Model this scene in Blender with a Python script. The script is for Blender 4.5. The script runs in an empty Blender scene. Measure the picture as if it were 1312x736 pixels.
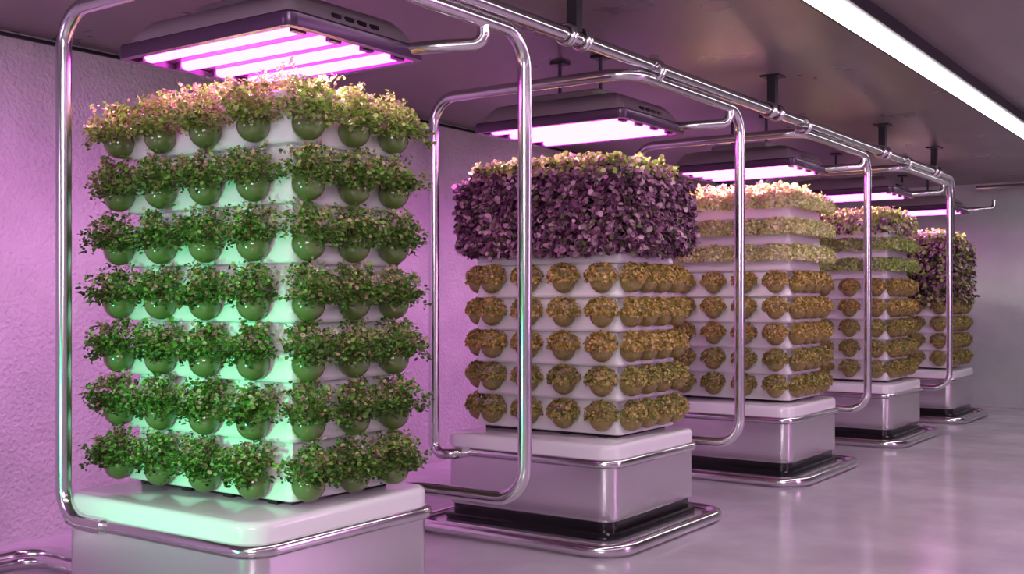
import bpy, math
import numpy as np
from mathutils import Vector
rng=np.random.default_rng(7)
scene=bpy.context.scene
H=1.48
CEIL=3.11
# ---------------------------------------------------------------- materials
def mat(name, col=(.8,.8,.8), rough=.5, metal=0., **kw):
    m=bpy.data.materials.new(name); m.use_nodes=True
    b=m.node_tree.nodes['Principled BSDF']
    b.inputs['Base Color'].default_value=(*col,1)
    b.inputs['Roughness'].default_value=rough
    b.inputs['Metallic'].default_value=metal
    for k,v in kw.items():
        b.inputs[k].default_value=v
    return m,b,m.node_tree
def noise_mat(name,c1,c2,scale=3.,rough=(.4,.6),bump=.1,bscale=60.,metal=0.,stretch=(1,1,1),bdist=.01,detail=8):
    m,b,nt=mat(name,c1,rough[0],metal)
    N=nt.nodes; L=nt.links
    mp=N.new('ShaderNodeMapping'); mp.inputs['Scale'].default_value=stretch
    geo=N.new('ShaderNodeNewGeometry')
    L.new(geo.outputs['Position'],mp.inputs['Vector'])
    n1=N.new('ShaderNodeTexNoise'); n1.inputs['Scale'].default_value=scale; n1.inputs['Detail'].default_value=detail; n1.inputs['Roughness'].default_value=.6
    L.new(mp.outputs['Vector'],n1.inputs['Vector'])
    cr=N.new('ShaderNodeValToRGB'); cr.color_ramp.elements[0].position=.32; cr.color_ramp.elements[1].position=.68
    cr.color_ramp.elements[0].color=(*c1,1); cr.color_ramp.elements[1].color=(*c2,1)
    L.new(n1.outputs['Fac'],cr.inputs['Fac']); L.new(cr.outputs['Color'],b.inputs['Base Color'])
    mr=N.new('ShaderNodeMapRange'); mr.inputs['To Min'].default_value=rough[0]; mr.inputs['To Max'].default_value=rough[1]
    mr.inputs['From Min'].default_value=.3; mr.inputs['From Max'].default_value=.7
    L.new(n1.outputs['Fac'],mr.inputs['Value']); L.new(mr.outputs['Result'],b.inputs['Roughness'])
    if bump>0:
        n2=N.new('ShaderNodeTexNoise'); n2.inputs['Scale'].default_value=bscale; n2.inputs['Detail'].default_value=6
        L.new(geo.outputs['Position'],n2.inputs['Vector'])
        bp=N.new('ShaderNodeBump'); bp.inputs['Strength'].default_value=bump; bp.inputs['Distance'].default_value=bdist
        L.new(n2.outputs['Fac'],bp.inputs['Height']); L.new(bp.outputs['Normal'],b.inputs['Normal'])
    return m
M_wall=noise_mat('wall_plaster',(.43,.41,.43),(.56,.53,.56),1.8,(.8,.95),.85,36.,bdist=.028)
M_endwall=noise_mat('end_wall_concrete',(.38,.46,.40),(.50,.57,.52),1.2,(.7,.9),.4,40.)
M_ceil=noise_mat('ceiling_sealed_concrete',(.155,.135,.125),(.235,.205,.195),1.2,(.25,.42),.10,22.,detail=4)
M_floor=noise_mat('floor_polished_concrete',(.51,.47,.51),(.63,.59,.63),1.3,(.10,.24),.02,30.)
M_white=mat('tower_white_plastic',(.84,.84,.84),.30)[0]
M_plate=mat('plate_white_gloss',(.88,.88,.88),.16,**{'Coat Weight':.4})[0]
M_steel=mat('satin_steel_body',(.74,.70,.74),.27,.8)[0]
M_tube=mat('polished_steel_tube',(.72,.70,.72),.17,1.)[0]
M_black=mat('black_skirt',(.012,.011,.013),.18)[0]
M_dark=mat('dark_bracket',(.05,.045,.055),.4,.5)[0]
M_hood=mat('lamp_hood_paint',(.36,.30,.34),.35,.1)[0]
M_bezel=mat('lamp_bezel',(.09,.045,.10),.25,.3)[0]
M_lampback=mat('lamp_reflector',(.07,.010,.07),.45,.0)[0]
M_potg=mat('pot_green_glazed',(.115,.17,.045),.12,**{'Coat Weight':.6})[0]
M_poto=noise_mat('pot_olive_net',(.36,.28,.10),(.19,.16,.05),55.,(.35,.5),.4,70.)
M_soil=noise_mat('soil',(.02,.015,.01),(.05,.035,.02),40.,(.9,1.),.5,90.)
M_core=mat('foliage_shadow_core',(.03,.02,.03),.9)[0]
def emis(name,col,s):
    m=bpy.data.materials.new(name); m.use_nodes=True; nt=m.node_tree
    nt.nodes.clear(); e=nt.nodes.new('ShaderNodeEmission'); o=nt.nodes.new('ShaderNodeOutputMaterial')
    e.inputs[0].default_value=(*col,1); e.inputs[1].default_value=s
    nt.links.new(e.outputs[0],o.inputs[0]); return m
M_tubelight=emis('grow_tube_glow',(1.,.065,.87),14.5)
M_strip=emis('ceiling_strip_glow',(1.,.93,.97),14.)
def leafmat(name,trans=.25):
    m,b,nt=mat(name,(.1,.3,.05),.45)
    a=nt.nodes.new('ShaderNodeAttribute'); a.attribute_name='col'
    nt.links.new(a.outputs['Color'],b.inputs['Base Color'])
    tr=nt.nodes.new('ShaderNodeBsdfTranslucent'); mx=nt.nodes.new('ShaderNodeMixShader'); mx.inputs[0].default_value=trans
    nt.links.new(a.outputs['Color'],tr.inputs['Color'])
    out=nt.nodes['Material Output']
    nt.links.new(b.outputs[0],mx.inputs[1]); nt.links.new(tr.outputs[0],mx.inputs[2]); nt.links.new(mx.outputs[0],out.inputs[0])
    return m
M_leaf=leafmat('leaves')
# ---------------------------------------------------------------- helpers
def empty(name,loc):
    e=bpy.data.objects.new(name,None); e.location=loc; e.empty_display_size=.2
    scene.collection.objects.link(e); return e
def link(name,me,parent=None,mats=()):
    for m in mats: me.materials.append(m)
    o=bpy.data.objects.new(name,me); scene.collection.objects.link(o)
    if parent is not None:
        me.transform(__import__('mathutils').Matrix.Translation(-Vector(parent.location)))
        o.parent=parent
    return o
def mk(name,verts,faces,mats,parent=None,smooth=True,angle=35,midx=None):
    me=bpy.data.meshes.new(name); me.from_pydata([tuple(v) for v in verts],[],[tuple(f) for f in faces])
    if midx is not None: me.polygons.foreach_set('material_index',midx)
    me.update()
    if smooth:
        me.polygons.foreach_set('use_smooth',[True]*len(me.polygons))
        me.set_sharp_from_angle(angle=math.radians(angle))
    return link(name,me,parent,mats if isinstance(mats,(list,tuple)) else [mats])
def box(name,x0,x1,y0,y1,z0,z1,m,parent=None):
    v=[(x,y,z) for z in (z0,z1) for y in (y0,y1) for x in (x0,x1)]
    f=[(0,2,3,1),(4,5,7,6),(0,1,5,4),(2,6,7,3),(0,4,6,2),(1,3,7,5)]
    return mk(name,v,f,m,parent,smooth=False)
def rr(x0,x1,y0,y1,r,n=7):
    pts=[]
    for cx,cy,a0 in ((x1-r,y1-r,0),(x0+r,y1-r,90),(x0+r,y0+r,180),(x1-r,y0+r,270)):
        for k in range(n+1):
            a=math.radians(a0+90*k/n); pts.append((cx+r*math.cos(a),cy+r*math.sin(a)))
    return pts
def loft(name,x0,x1,y0,y1,r,prof,m,parent=None,n=7,angle=35,caps=True):
    V=[];F=[]
    c=4*(n+1)
    for z,off in prof:
        rad=max(.002,r+off)
        for p in rr(x0-off,x1+off,y0-off,y1+off,rad,n): V.append((p[0],p[1],z))
    for i in range(len(prof)-1):
        for k in range(c):
            k2=(k+1)%c
            F.append((i*c+k,i*c+k2,(i+1)*c+k2,(i+1)*c+k))
    if caps:
        F.append(tuple(range(c-1,-1,-1))); F.append(tuple((len(prof)-1)*c+k for k in range(c)))
    return mk(name,V,F,m,parent,angle=angle)
def rounded_path(pts,r,n=8,closed=False):
    P=[Vector(p) for p in pts]; out=[]
    N=len(P)
    for i in range(N):
        if not closed and i in (0,N-1): out.append(P[i]); continue
        a=P[i-1];b=P[i];c=P[(i+1)%N]
        d1=(a-b).normalized(); d2=(c-b).normalized()
        rr_=min(r,(a-b).length*.49,(c-b).length*.49)
        th=d1.angle(d2)
        if th>3.1: out.append(b); continue
        t=rr_; R=t*math.tan(th/2)
        s=b+d1*t; e=b+d2*t
        cen=b+(d1+d2).normalized()*(R/math.sin(th/2))
        v1=s-cen; v2=e-cen; ang=v1.angle(v2)
        for k in range(n+1):
            f=k/n
            out.append(cen+(v1*math.sin((1-f)*ang)+v2*math.sin(f*ang))/math.sin(ang))
    return out
def tube(name,pts,rad,m,parent=None,bend=.17,closed=False,seg=18,n=8):
    P=rounded_path(pts,bend,n,closed) if bend>0 else [Vector(p) for p in pts]
    N=len(P); V=[];F=[]
    def tan(i):
        if closed: return (P[(i+1)%N]-P[i-1]).normalized()
        return (P[min(i+1,N-1)]-P[max(i-1,0)]).normalized()
    t=tan(0); up=Vector((0,0,1)) if abs(t.z)<.9 else Vector((1,0,0))
    u=(up-t*up.dot(t)).normalized()
    for i in range(N):
        t2=tan(i); q=t.rotation_difference(t2); u=q@u; t=t2; u=(u-t*u.dot(t)).normalized(); w=t.cross(u)
        for k in range(seg):
            a=2*math.pi*k/seg; V.append(P[i]+(u*math.cos(a)+w*math.sin(a))*rad)
    lim=N if closed else N-1
    for i in range(lim):
        j=(i+1)%N
        for k in range(seg):
            k2=(k+1)%seg; F.append((i*seg+k,i*seg+k2,j*seg+k2,j*seg+k))
    if not closed:
        F.append(tuple(range(seg-1,-1,-1))); F.append(tuple((N-1)*seg+k for k in range(seg)))
    return mk(name,V,F,m,parent,angle=50)
# ---------------------------------------------------------------- leaves
class Leaves:
    def __init__(s): s.V=[];s.F=[];s.C=[];s.n=0
    def add(s,P,D,Nn,size,col):
        D=D/np.linalg.norm(D,axis=1,keepdims=True)
        W=np.cross(D,Nn); W/=np.linalg.norm(W,axis=1,keepdims=True)+1e-9
        Nn=np.cross(W,D); S=size[:,None]
        v=np.stack([P,P+D*.28*S+W*.36*S+Nn*.10*S,P+D*.75*S+W*.34*S+Nn*.06*S,P+D*S-Nn*.12*S,
                    P+D*.75*S-W*.34*S+Nn*.06*S,P+D*.28*S-W*.36*S+Nn*.10*S],1)
        n=len(P); b=s.n+np.arange(n)[:,None]*6
        s.F.append(np.concatenate([b+np.array([[0,1,2,3]]),b+np.array([[0,3,4,5]])],0))
        s.V.append(v.reshape(-1,3)); s.C.append(np.repeat(col,6,axis=0)); s.n+=6*n
    def stems(s,A,B,w,col):
        n=len(A); d=B-A; side=np.cross(d,rng.normal(size=(n,3))); side/=np.linalg.norm(side,axis=1,keepdims=True)+1e-9
        mid=(A+B)/2; mid[:,2]+=.015
        v=np.stack([A-side*w,A+side*w,mid+side*w,B+side*w*.5,B-side*w*.5,mid-side*w],1)
        b=s.n+np.arange(n)[:,None]*6
        s.F.append(np.concatenate([b+np.array([[0,1,2,5]]),b+np.array([[5,2,3,4]])],0))
        s.V.append(v.reshape(-1,3)); s.C.append(np.repeat(col,6,axis=0)); s.n+=6*n
    def build(s,name,parent):
        V=np.concatenate(s.V)-np.array(parent.location); F=np.concatenate(s.F); C=np.concatenate(s.C)
        me=bpy.data.meshes.new(name)
        me.vertices.add(len(V)); me.vertices.foreach_set('co',V.astype(np.float32).ravel())
        me.loops.add(F.size); me.loops.foreach_set('vertex_index',F.astype(np.int32).ravel())
        me.polygons.add(len(F)); me.polygons.foreach_set('loop_start',np.arange(0,F.size,4,dtype=np.int32))
        me.update(calc_edges=True)
        at=me.color_attributes.new('col','FLOAT_COLOR','POINT')
        at.data.foreach_set('color',np.concatenate([C,np.ones((len(C),1))],1).astype(np.float32).ravel())
        me.materials.append(M_leaf); me.validate()
        o=bpy.data.objects.new(name,me); scene.collection.objects.link(o); o.parent=parent; return o
def pick(pal,w,n,var=.25):
    pal=np.array(pal); w=np.array(w,float); w/=w.sum()
    c=pal[rng.choice(len(pal),n,p=w)]
    return np.clip(c*(1+rng.uniform(-var,var,(n,1))),0,1)
GREEN=[(.08,.19,.025),(.14,.30,.04),(.28,.45,.085),(.04,.10,.018),(.46,.29,.18)]
GREEN_LIT=[(.42,.62,.10),(.28,.46,.06),(.66,.74,.24),(.64,.46,.34),(.14,.26,.04)]  # top-row leaves, lamp light mixed into their colours
GOLD=[(.66,.45,.13),(.54,.42,.10),(.38,.34,.08),(.76,.50,.26),(.22,.21,.06)]
OLIVE=[(.42,.40,.10),(.54,.43,.13),(.28,.32,.08),(.60,.42,.19),(.16,.18,.05)]
PALE=[(.76,.78,.32),(.66,.68,.24),(.88,.85,.54),(.42,.46,.13),(.82,.70,.42)]
PURP=[(.22,.08,.17),(.40,.20,.31),(.07,.02,.055),(.68,.44,.54),(.15,.17,.06)]
YELG=[(.44,.56,.13),(.32,.44,.10),(.60,.66,.26),(.22,.31,.08),(.45,.33,.32)]
def tuftA(L,c,o,pal,w,k=1.,n=90,ptip=.30):
    o=np.array([o[0],o[1],0.]); t=np.array([-o[1],o[0],0.]); z=np.array([0,0,1.])
    u=np.clip(rng.normal(0,.072,n),-.148,.148)*k; v=rng.uniform(-.06,.10,n)
    h=(.158+.030*rng.uniform(-1,1,n))*k-2.2*u**2/k-np.maximum(v,0)*.3
    h=.025+(h-.025)*rng.uniform(.0,1.1,n)
    dr=rng.random(n)<.18
    v=np.where(dr,rng.uniform(.06,.10,n),v); h=np.where(dr,rng.uniform(.005,.07,n)-.8*u**2,h)
    E=c+u[:,None]*t+v[:,None]*o+h[:,None]*z
    A=c+(u*.35)[:,None]*t+(v*.25)[:,None]*o+z*.03
    L.stems(A,E,.0017,pick([(.35,.45,.12),(.40,.30,.16)],[3,1],n))
    m=9
    P=np.repeat(E,m,0)+rng.normal(0,.010,(n*m,3))
    D=rng.normal(0,1,(n*m,3)); D[:,2]=D[:,2]*.5-.02; D+=.25*o
    Nn=rng.normal(0,.5,(n*m,3))+z*.65+o*.5
    hh=np.repeat(h,m)
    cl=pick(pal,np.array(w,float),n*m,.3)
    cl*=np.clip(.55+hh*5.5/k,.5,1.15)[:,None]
    tip=(hh>.085*k)&(rng.random(n*m)<ptip)
    cl[tip]=pick([(.66,.44,.34),(.54,.52,.23)],[1.4,1],tip.sum())
    L.add(P,D,Nn,rng.uniform(.012,.025,n*m)*k,cl)
def tuftB(L,c,o,pal,w,R=.085,n=170,size=.03,wide=1.,low=.45):
    o=np.array([o[0],o[1],0.]); t=np.array([-o[1],o[0],0.]); z=np.array([0,0,1.])
    d=rng.normal(0,1,(n,3)); d/=np.linalg.norm(d,axis=1,keepdims=True)
    d[:,2]=np.abs(d[:,2])*1.25-low
    d[:,1]=np.abs(d[:,1])*1.1-.25
    d/=np.linalg.norm(d,axis=1,keepdims=True)
    R_=R*rng.uniform(.75,1.05,n)
    P=c+(d[:,0]*R_*wide)[:,None]*t+(d[:,1]*R_)[:,None]*o+(d[:,2]*R_*.9+.01)[:,None]*z
    Dw=d[:,:1]*t+d[:,1:2]*o+d[:,2:3]*z
    D=Dw*.3+rng.normal(0,.6,(n,3)); Nn=Dw+z*.35+rng.normal(0,.3,(n,3))
    D/=np.linalg.norm(D,axis=1,keepdims=True); S=rng.uniform(.7,1.2,n)*size
    cl=pick(pal,w,n,.3)
    L.add(P-D*S[:,None]*.5,D,Nn,S,cl)
def bush(L,x0,x1,y0,y1,z0,z1,n,size,pal,w,paltop,wtop,depth=.12,band=.09):
    W=x1-x0;Dd=y1-y0;Hh=z1-z0
    areas=np.array([W*Hh,W*Hh,Dd*Hh,Dd*Hh,W*Dd]); f=rng.choice(5,n,p=areas/areas.sum())
    a=rng.random(n);b=rng.random(n)
    P=np.zeros((n,3));O=np.zeros((n,3))
    for i,(o) in enumerate([(0,-1,0),(0,1,0),(1,0,0),(-1,0,0),(0,0,1)]):
        k=f==i; O[k]=o
        if i<2: P[k]=np.stack([x0+a[k]*W,np.full(k.sum(),y0 if i==0 else y1),z0+b[k]*Hh],1)
        elif i<4: P[k]=np.stack([np.full(k.sum(),x1 if i==2 else x0),y0+a[k]*Dd,z0+b[k]*Hh],1)
        else: P[k]=np.stack([x0+a[k]*W,y0+b[k]*Dd,np.full(k.sum(),z1)],1)
    C=np.array([(x0+x1)/2,(y0+y1)/2,(z0+z1)/2]); hs=np.array([W,Dd,Hh])/2
    q=(P-C)/hs; rr_=(np.abs(q)**6).sum(1)**(1/6); q=q/rr_[:,None]
    lump=.5+.5*np.sin(P[:,0]*23+P[:,2]*17)*np.sin(P[:,1]*21+P[:,2]*25+P[:,0]*9)
    P=C+q*hs+O*(rng.uniform(-depth*.7,depth*.25,n)+lump*.05)[:,None]
    D=O*.5+rng.normal(0,.55,(n,3))+np.array([0,0,-.45]); Nn=O+rng.normal(0,.4,(n,3))+np.array([0,0,.45])
    cl=pick(pal,w,n,.35)
    tp=rng.random(n)<np.clip((P[:,2]-(z1-band))/band,0,1)
    cl[tp]=pick(paltop,wtop,tp.sum(),.3)
    L.add(P,D,Nn,rng.uniform(.7,1.25,n)*size,cl)
# ---------------------------------------------------------------- pots
def pots(name,cs,R,m,parent):
    prof=[(0.0,-1.0)]+[(math.cos(math.radians(a)),math.sin(math.radians(a))) for a in range(-75,31,15)]+[(.80,.56),(.72,.55),(.70,.40),(0.001,.38)]
    seg=20; V=[];F=[];MI=[]
    prof2=[(.18,-.985)]+prof[1:]
    tv=[];
    for (r,z) in prof2:
        for k in range(seg):
            a=2*math.pi*k/seg; tv.append((r*R*math.cos(a),r*R*math.sin(a),z*R))
    tv=np.array(tv); n=len(prof2)
    tf=[];mi=[]
    for i in range(n-1):
        for k in range(seg):
            k2=(k+1)%seg; tf.append((i*seg+k,i*seg+k2,(i+1)*seg+k2,(i+1)*seg+k)); mi.append(1 if i==n-2 else 0)
    tf.append(tuple(range(seg-1,-1,-1))); mi.append(0)
    for c in cs:
        b=len(V); V.extend((tv+np.array(c)).tolist()); F.extend([tuple(i+b for i in f) for f in tf]); MI.extend(mi)
    return mk(name,V,F,[m,M_soil],parent,angle=60,midx=MI)
# ---------------------------------------------------------------- room
XW=-6.3; XE=3.2; YS=-4.0; YN=16.3
box('floor',XW-.2,XE+.2,YS-.2,YN+.2,-.2,0,M_floor)
box('ceiling',XW-.2,XE+.2,YS-.2,YN+.2,CEIL,CEIL+.2,M_ceil)
box('wall_left',XW-.2,XW,YS-.2,YN+.2,0,CEIL,M_wall)
box('wall_right',XE,XE+.2,YS-.2,YN+.2,0,CEIL,M_wall)
box('wall_far',XW,XE,YN,YN+.2,0,CEIL,M_endwall)
box('wall_rear',XW,XE,YS-.2,YS,0,CEIL,M_endwall)
box('shadow_gap_left',XW,XW+.02,YS,YN,CEIL-.035,CEIL-.012,M_black)  # black strip painted in for the shadow line at the wall top
def strip(x,y0,y1,w,m,name='linear_ceiling_light'):
    e=empty(name,(x,(y0+y1)/2,CEIL))
    loft('housing',x-w/2-.035,x+w/2+.035,y0,y1,.01,[(CEIL,0),(CEIL-.07,0),(CEIL-.075,-.004)],M_dark,e,n=2)
    loft('diffuser',x-w/2,x+w/2,y0+.03,y1-.03,.01,[(CEIL-.074,0),(CEIL-.088,-.004)],m,e,n=2)
strip(-1.93,-3.2,15.9,.15,M_strip)
M_fillstrip=emis('added_fill_strip_glow',(1.,.62,.97),12.)
strip(1.2,-3.2,9.,.16,M_fillstrip)  # unseen second strip, added as pink fill for the closed room
# ---------------------------------------------------------------- towers
TY=[3.21,5.97,8.85,11.65,14.25]
XL,XR=-4.47,-3.38
def tower(i,y0,depth,tiers,pitch,rowspec):
    y1=y0+depth
    e=empty('vertical_garden_tower',((XL+XR)/2,y0+depth/2,0))
    bx0,bx1,by0,by1=-4.50,-3.24,y0-.34,y1+.10
    loft('base_skirt',bx0+.02,bx1-.02,by0+.02,by1-.02,.09,[(.05,0),(.20,0)],M_black,e)
    loft('base_foot_slab',bx0-.06,bx1+.06,by0-.10,by1+.06,.10,[(0.0,0),(.035,0),(.05,-.01)],M_steel,e)
    loft('base_skirt_lip',bx0-.01,bx1+.01,by0-.02,by1+.01,.10,[(.05,0),(.06,.008),(.085,.008),(.095,0)],M_black,e)
    loft('base_body',bx0,bx1,by0,by1,.10,[(.150,-.02),(.155,-.006),(.17,0),(.495,0),(.50,-.01)],M_steel,e,n=10)
    loft('base_plate',bx0,bx1,by0,by1,.11,[(.495,-.02),(.515,-.018),(.52,.0),(.53,.008),(.585,.008),(.600,.004),(.611,-.006),(.615,-.02)],M_plate,e,n=10)
    z=.50
    tube('base_rim_tube',[(bx0-.005,by0-.005,z),(bx1+.005,by0-.005,z),(bx1+.005,by1+.005,z),(bx0-.005,by1+.005,z)],.030,M_tube,e,bend=.11,closed=True)
    z=.042
    tube('floor_ring_tube',[(bx0-.10,by0-.24,z),(bx1+.16,by0-.24,z),(bx1+.16,by1+.12,z),(bx0-.10,by1+.12,z)],.038,M_tube,e,bend=.2,closed=True)
    zb=.635
    loft('tower_gap_slab',XL+.03,XR-.03,y0+.03,y1-.03,.01,[(.61,0),(.64,0)],M_black,e,n=2)  # black inset slab filling the gap beneath the tower
    prof=[(zb,-.06),(zb,.012)]
    for k in range(tiers):
        z0=zb+k*pitch
        prof+= [(z0+.004,.018),(z0+.012,.02),(z0+pitch-.028,-.028)]
        if k<tiers-1: prof+=[(z0+pitch-.010,-.028),(z0+pitch-.004,.012)]
        else: prof+=[(z0+pitch-.02,-.04)]
    loft('tower_body',XL,XR,y0,y1,.022,prof,M_white,e,n=4,angle=25)
    for fx in np.linspace(XL+.12,XR-.12,4):
        box('foot',fx-.03,fx+.03,y0+.0,y0+.05,.613,.638,M_black,e)
    L=Leaves(); pc=[]
    ztop=zb+tiers*pitch
    for r in range(tiers):
        z0=zb+r*pitch
        spec=rowspec(r)
        if i==0:
            fx=[-3.555,-3.865,-4.175,-4.485]; ry=[.04,.315,.575]; ly=[.26,.52]; off=.055; pz=.072; R=.072
        else:
            fx=[-3.475,-3.755,-4.04,-4.325]; ry=[.07,.27,.47,.67]; ly=[.07,.27,.47,.67]; off=.05; pz=.10; R=.076
        P=[((x,y0-off),(0,-1)) for x in fx]+[((XR+off,y0+y),(1,0)) for y in ry]+[((XL-off,y0+y),(-1,0)) for y in ly]+[((x,y1+off),(0,1)) for x in fx]
        for (c,o) in P:
            c3=np.array([c[0],c[1],z0+pz])
            if spec[0]=='A':
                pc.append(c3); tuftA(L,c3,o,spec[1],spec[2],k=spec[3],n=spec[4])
            elif spec[0]=='B':
                pc.append(c3); tuftB(L,c3+np.array([0,0,.018]),o,spec[1],spec[2],R=.096,n=480,size=.023,low=.40,wide=1.15 if o[1]!=0 else .95)
            elif spec[0]=='C':
                tuftB(L,c3+np.array([0,0,.015]),o,spec[1],spec[2],R=.106,n=700,size=.027,wide=1.8)
    if pc: pots('pots',pc,R,M_potg if i==0 else M_poto,e)
    return e,L,ztop
def rs0(r):  # palette shifts by row, carrying the lamp light in the leaf colours
    if r==6: return ('A',GREEN_LIT,[4,3,3,2,2],1.05,130)
    if r==5: return ('A',GREEN,[2,4,4,1,2],1.0,125)
    if r>=3: return ('A',GREEN,[4,4,2.5,1.5,1.5],1.0,125)
    return ('A',GREEN,[5,4,2,1.5,.7],1.0,130)
e,L,zt=tower(0,TY[0],.66,7,.252,rs0)
for x in np.linspace(-4.35,-3.5,5):
    for y in (TY[0]+.12,TY[0]+.33,TY[0]+.55):
        tuftA(L,np.array([x+rng.uniform(-.03,.03),y,zt-.09]),(0,-1),GREEN_LIT,[4,2,4,3,1],k=1.0,n=60)
L.build('foliage',e)
e,L,zt=tower(1,TY[1],.72,8,.217,lambda r: ('B',GOLD if r>1 else OLIVE,[3,3,2,2,1]) if r<5 else ('N',))
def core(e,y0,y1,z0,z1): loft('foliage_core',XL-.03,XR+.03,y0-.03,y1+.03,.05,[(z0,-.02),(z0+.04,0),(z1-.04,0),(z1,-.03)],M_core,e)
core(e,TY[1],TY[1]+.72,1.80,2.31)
bush(L,XL-.13,XR+.14,TY[1]-.15,TY[1]+.84,1.75,2.35,25000,.040,PURP,[3.5,3,3,3.2,1.3],YELG,[3,3,2,2,2])
L.build('foliage',e)
e,L,zt=tower(2,TY[2],.74,8,.220,lambda r: ('C',PALE,[3,3,4,1,2]) if r>=5 else (('B',GOLD,[3,3,2,2,1]) if r>1 else ('B',OLIVE,[3,3,2,2,1])))
bush(L,XL-.04,XR+.04,TY[2]-.04,TY[2]+.78,zt-.03,zt+.04,2500,.035,PALE,[3,3,4,1,2],PALE,[3,3,4,1,2],.05)
L.build('foliage',e)
e,L,zt=tower(3,TY[3],.74,8,.215,lambda r: ('C',YELG,[3,3,3,1,1]) if r in(5,6) else (('N',) if r==7 else ('B',OLIVE if r<3 else GOLD,[3,3,2,2,1])))
bush(L,XL-.10,XR+.10,TY[3]-.10,TY[3]+.84,zt-.17,zt+.05,5500,.04,PURP+YELG[:3],[2,2,1,2.5,1,3,3,3],YELG,[3,3,2,2,2])
L.build('foliage',e)
e,L,zt=tower(4,TY[4],.66,8,.215,lambda r: ('B',OLIVE,[3,3,2,2,1]) if r<4 else ('N',))
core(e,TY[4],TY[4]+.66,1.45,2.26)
bush(L,XL-.13,XR+.13,TY[4]-.12,TY[4]+.78,1.38,2.30,11000,.048,PURP+YELG[:2],[2,2.5,1.5,2.2,2,2,2.5],YELG,[3,3,2,2,1])
L.build('foliage',e)
# ---------------------------------------------------------------- lights helpers
def area(name,loc,target,sx,sy,power,col,spread=180,parent=None):
    l=bpy.data.lights.new(name,'AREA'); l.shape='RECTANGLE'; l.size=sx; l.size_y=sy; l.energy=power; l.color=col; l.spread=math.radians(spread)
    o=bpy.data.objects.new(name,l); scene.collection.objects.link(o)
    o.rotation_euler=(Vector(target)-Vector(loc)).to_track_quat('-Z','Y').to_euler()
    if parent is not None: o.parent=parent; o.location=Vector(loc)-Vector(parent.location)
    else: o.location=loc
    return o
def spot(name,loc,target,power,col,ang,blend=.8,rad=.15,parent=None):
    l=bpy.data.lights.new(name,'SPOT'); l.energy=power; l.color=col; l.spot_size=math.radians(ang); l.spot_blend=blend; l.shadow_soft_size=rad
    o=bpy.data.objects.new(name,l); scene.collection.objects.link(o)
    o.rotation_euler=(Vector(target)-Vector(loc)).to_track_quat('-Z','Y').to_euler()
    if parent is not None: o.parent=parent; o.location=Vector(loc)-Vector(parent.location)
    else: o.location=loc
    return o
# ---------------------------------------------------------------- grow lamps
FT=2.775
LB=2.605
WHITE_FILL=[27,34,46,32,26]
def lamp(i,y0):
    x0,x1=-4.45,-3.29; ya,yb=y0-.10,y0+.77
    e=empty('grow_light_fixture',((x0+x1)/2,(ya+yb)/2,LB))
    loft('bezel_frame',x0,x1,ya,yb,.05,[(LB+.025,-.045),(LB,-.042),(LB,-.004),(LB+.006,0),(LB+.055,0),(LB+.065,-.008),(LB+.07,-.06)],M_bezel,e,caps=False)
    loft('reflector',x0,x1,ya,yb,.03,[(LB+.028,-.03),(LB+.035,-.03)],M_lampback,e)
    loft('hood',x0,x1,ya,yb,.10,[(LB+.066,-.03),(LB+.085,-.035),(LB+.14,-.075),(LB+.18,-.12),(LB+.195,-.17)],M_hood,e)
    loft('driver_box',x0+.30,x1-.30,ya+.20,yb-.20,.06,[(LB+.19,0),(LB+.235,0),(LB+.245,-.012)],M_hood,e)
    ys=np.linspace(ya+.12,yb-.12,4)
    for k,y in enumerate(ys):
        tx0,tx1=x0+.08,x1-.08
        loft('grow_tube',tx0,tx1,y-.034,y+.034,.033,[(LB+.029,0),(LB+.008,0),(LB-.002,-.008),(LB-.006,-.020)],M_tubelight,e,n=5)
        loft('tube_cap',tx0-.02,tx0+.012,y-.038,y+.038,.01,[(LB+.03,0),(LB-.004,0)],M_bezel,e,n=2)
        loft('tube_cap',tx1-.012,tx1+.02,y-.038,y+.038,.01,[(LB+.03,0),(LB-.004,0)],M_bezel,e,n=2)
    for k in range(4):
        yy=(ya+yb)/2-.12+k*.08
        box('vent',x1-.052,x1-.038,yy-.025,yy+.025,LB+.092,LB+.112,M_black,e)
    ym=y0+.80
    tube('support_arm',[(x1-.06,ym-.14,LB+.04),(x1+.10,ym-.10,LB+.045),(-3.015,ym+.05,LB+.06),(-3.015,ym+.05,FT)],.030,M_tube,e,bend=.09)
    for sx in (x0+.42,x1-.42):
        tube('hanger_rod',[(sx,(ya+yb)/2,LB+.23),(sx,(ya+yb)/2,CEIL-.005)],.012,M_dark,e,bend=0)
        box('hanger_foot',sx-.05,sx+.05,(ya+yb)/2-.05,(ya+yb)/2+.05,LB+.235,LB+.262,M_dark,e)
        box('hanger_plate',sx-.05,sx+.05,(ya+yb)/2-.05,(ya+yb)/2+.05,CEIL-.02,CEIL,M_dark,e)
    for sx in (x0+.30,x1-.30):
        spot('hidden_white_fill',(sx,(ya+yb)/2,LB+.0),(sx,(ya+yb)/2,0),WHITE_FILL[i],(1.,.93,.76),165,.5,.02,e)  # hidden warm-white spots, added so the plants get neutral light
    area('added_wall_glow',(x0-.05,(ya+yb)/2,LB-.05),(XW,(ya+yb)/2,.75),.9,.06,23,(1.,.32,.96),125,e)  # added magenta light facing the left wall, not part of the fixture
for i,y in enumerate(TY): lamp(i,y)
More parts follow.
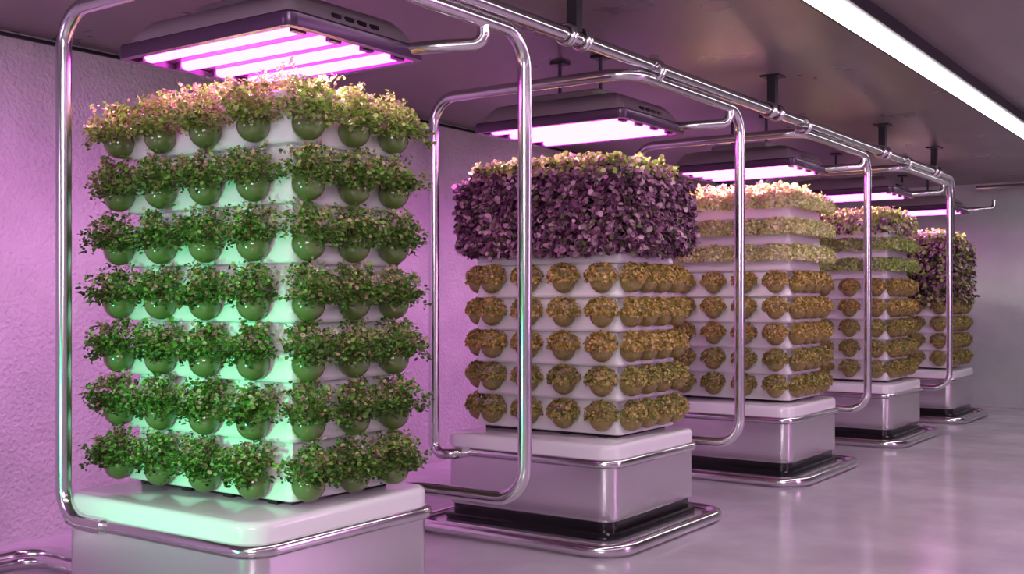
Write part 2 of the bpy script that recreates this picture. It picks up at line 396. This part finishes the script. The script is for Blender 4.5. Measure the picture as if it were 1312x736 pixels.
# ---------------------------------------------------------------- frames
LP=[2.86,5.46,8.15,10.9]; RP=[4.39,6.98,9.80,12.75]
XM=-3.01
for i in range(4):
    yl,yr=LP[i],RP[i]
    e=empty('tubular_steel_frame',(-3.7,(yl+yr)/2,0))
    z0=.50
    yb0=TY[i]-.345
    yback=TY[i]+[.66,.72,.74,.74][i]+.10
    p=[(-4.15,yb0-.02,z0),(-4.45,yb0-.02,z0)] if abs(yl-yb0)<.08 else [(-4.30,yb0,z0),(-4.30,yl,z0),(-4.45,yl,z0)]
    yl2=p[-1][1]
    pts=p+[(-4.45,yl2,FT),(XM,yl2,FT),(XM,yr,FT),(XM,yr,z0),(-3.75,yr,z0),(-3.75,yback-.01,z0)]
    tube('frame_tube',pts,.034,M_tube,e,bend=.17,n=10)
e=empty('overhead_pipe',(XM,6,2.85))
zp=2.852
tube('main_pipe',[(XM,-3.5,zp),(XM,12.84,zp),(XM,12.84,2.2)],.038,M_tube,e,bend=.16,n=10)
def torus(name,c,R,r,parent,axis='y'):
    pts=[(c[0]+R*math.cos(a),c[1],c[2]+R*math.sin(a)) for a in np.linspace(0,2*math.pi,25)[:-1]]
    tube(name,pts,r,M_tube,parent,bend=0,closed=True,seg=8)
for y in (2.1,4.85,7.57,10.25,12.1):
    box('hanger_bracket',XM-.03,XM+.03,y-.03,y+.03,zp+.03,CEIL-.012,M_dark,e)
    box('hanger_plate',XM-.07,XM+.07,y-.07,y+.07,CEIL-.014,CEIL,M_dark,e)
    for dy in (-.09,-.06,.06,.09): torus('clamp_ring',(XM,y+dy,zp),.050,.011,e)
for y in (3.4,5.75,8.2,11.0):
    for dy in (-.035,.0): torus('clamp_ring',(XM,y+dy,zp-.025),.062,.010,e)
    box('clamp_lug',XM-.02,XM+.02,y-.04,y+.01,zp-.02,zp+.07,M_tube,e)
e=empty('service_pipe',(0,15.9,3.0))
tube('pipe_run',[(XM-.4,15.95,3.02),(XE-.02,15.95,3.02)],.032,M_tube,e,bend=0)
for x in (-2,0,2): box('pipe_bracket',x-.03,x+.03,15.93,15.97,3.03,CEIL,M_dark,e)
e=empty('floor_pipe',(-5.6,3.4,0))
tube('pipe_run',[(-5.78,YS+.01,.05),(-5.78,3.56,.05),(-4.66,3.56,.05)],.04,M_tube,e,bend=.2)
tube('pipe_run_inner',[(-5.66,YS+.01,.04),(-5.66,3.44,.04),(-4.66,3.44,.04)],.03,M_tube,e,bend=.14)
# ---------------------------------------------------------------- room fill and accent lights
area('rear_fill_area',(1.0,-2.5,2.6),(-3.5,5,1.0),2.5,1.2,165,(1.,.82,.93))  # unseen fill added behind the camera, no fixture of its own
area('purple_wash_left',(-5.0,-1.5,2.0),(-6.4,4,.8),1.5,1.0,28,(.85,.40,1.),140)  # added purple fill for the left wall, no lamp there
area('purple_wash_aisle',(1.5,8.0,2.9),(-1.5,9,0),1.0,6.,170,(1.,.46,.97))  # added purple fill that brightens the aisle floor, no lamp there
spot('green_accent_spot',(-3.75,-.1,.66),(-3.80,3.2,1.15),430,(.07,1.,.36),40,1.0)
w=bpy.data.worlds.new('World'); scene.world=w; w.use_nodes=True
w.node_tree.nodes['Background'].inputs[0].default_value=(.3,.2,.3,1); w.node_tree.nodes['Background'].inputs[1].default_value=.3
# ---------------------------------------------------------------- camera
cd=bpy.data.cameras.new('camera'); cam=bpy.data.objects.new('camera',cd); scene.collection.objects.link(cam)
cam.location=(0,0,H); cam.rotation_euler=(math.radians(90),0,math.radians(35.1))
cd.sensor_width=36; cd.lens=36*1400/1312; cd.shift_y=17/1312
scene.camera=cam
scene.view_settings.view_transform='Standard'
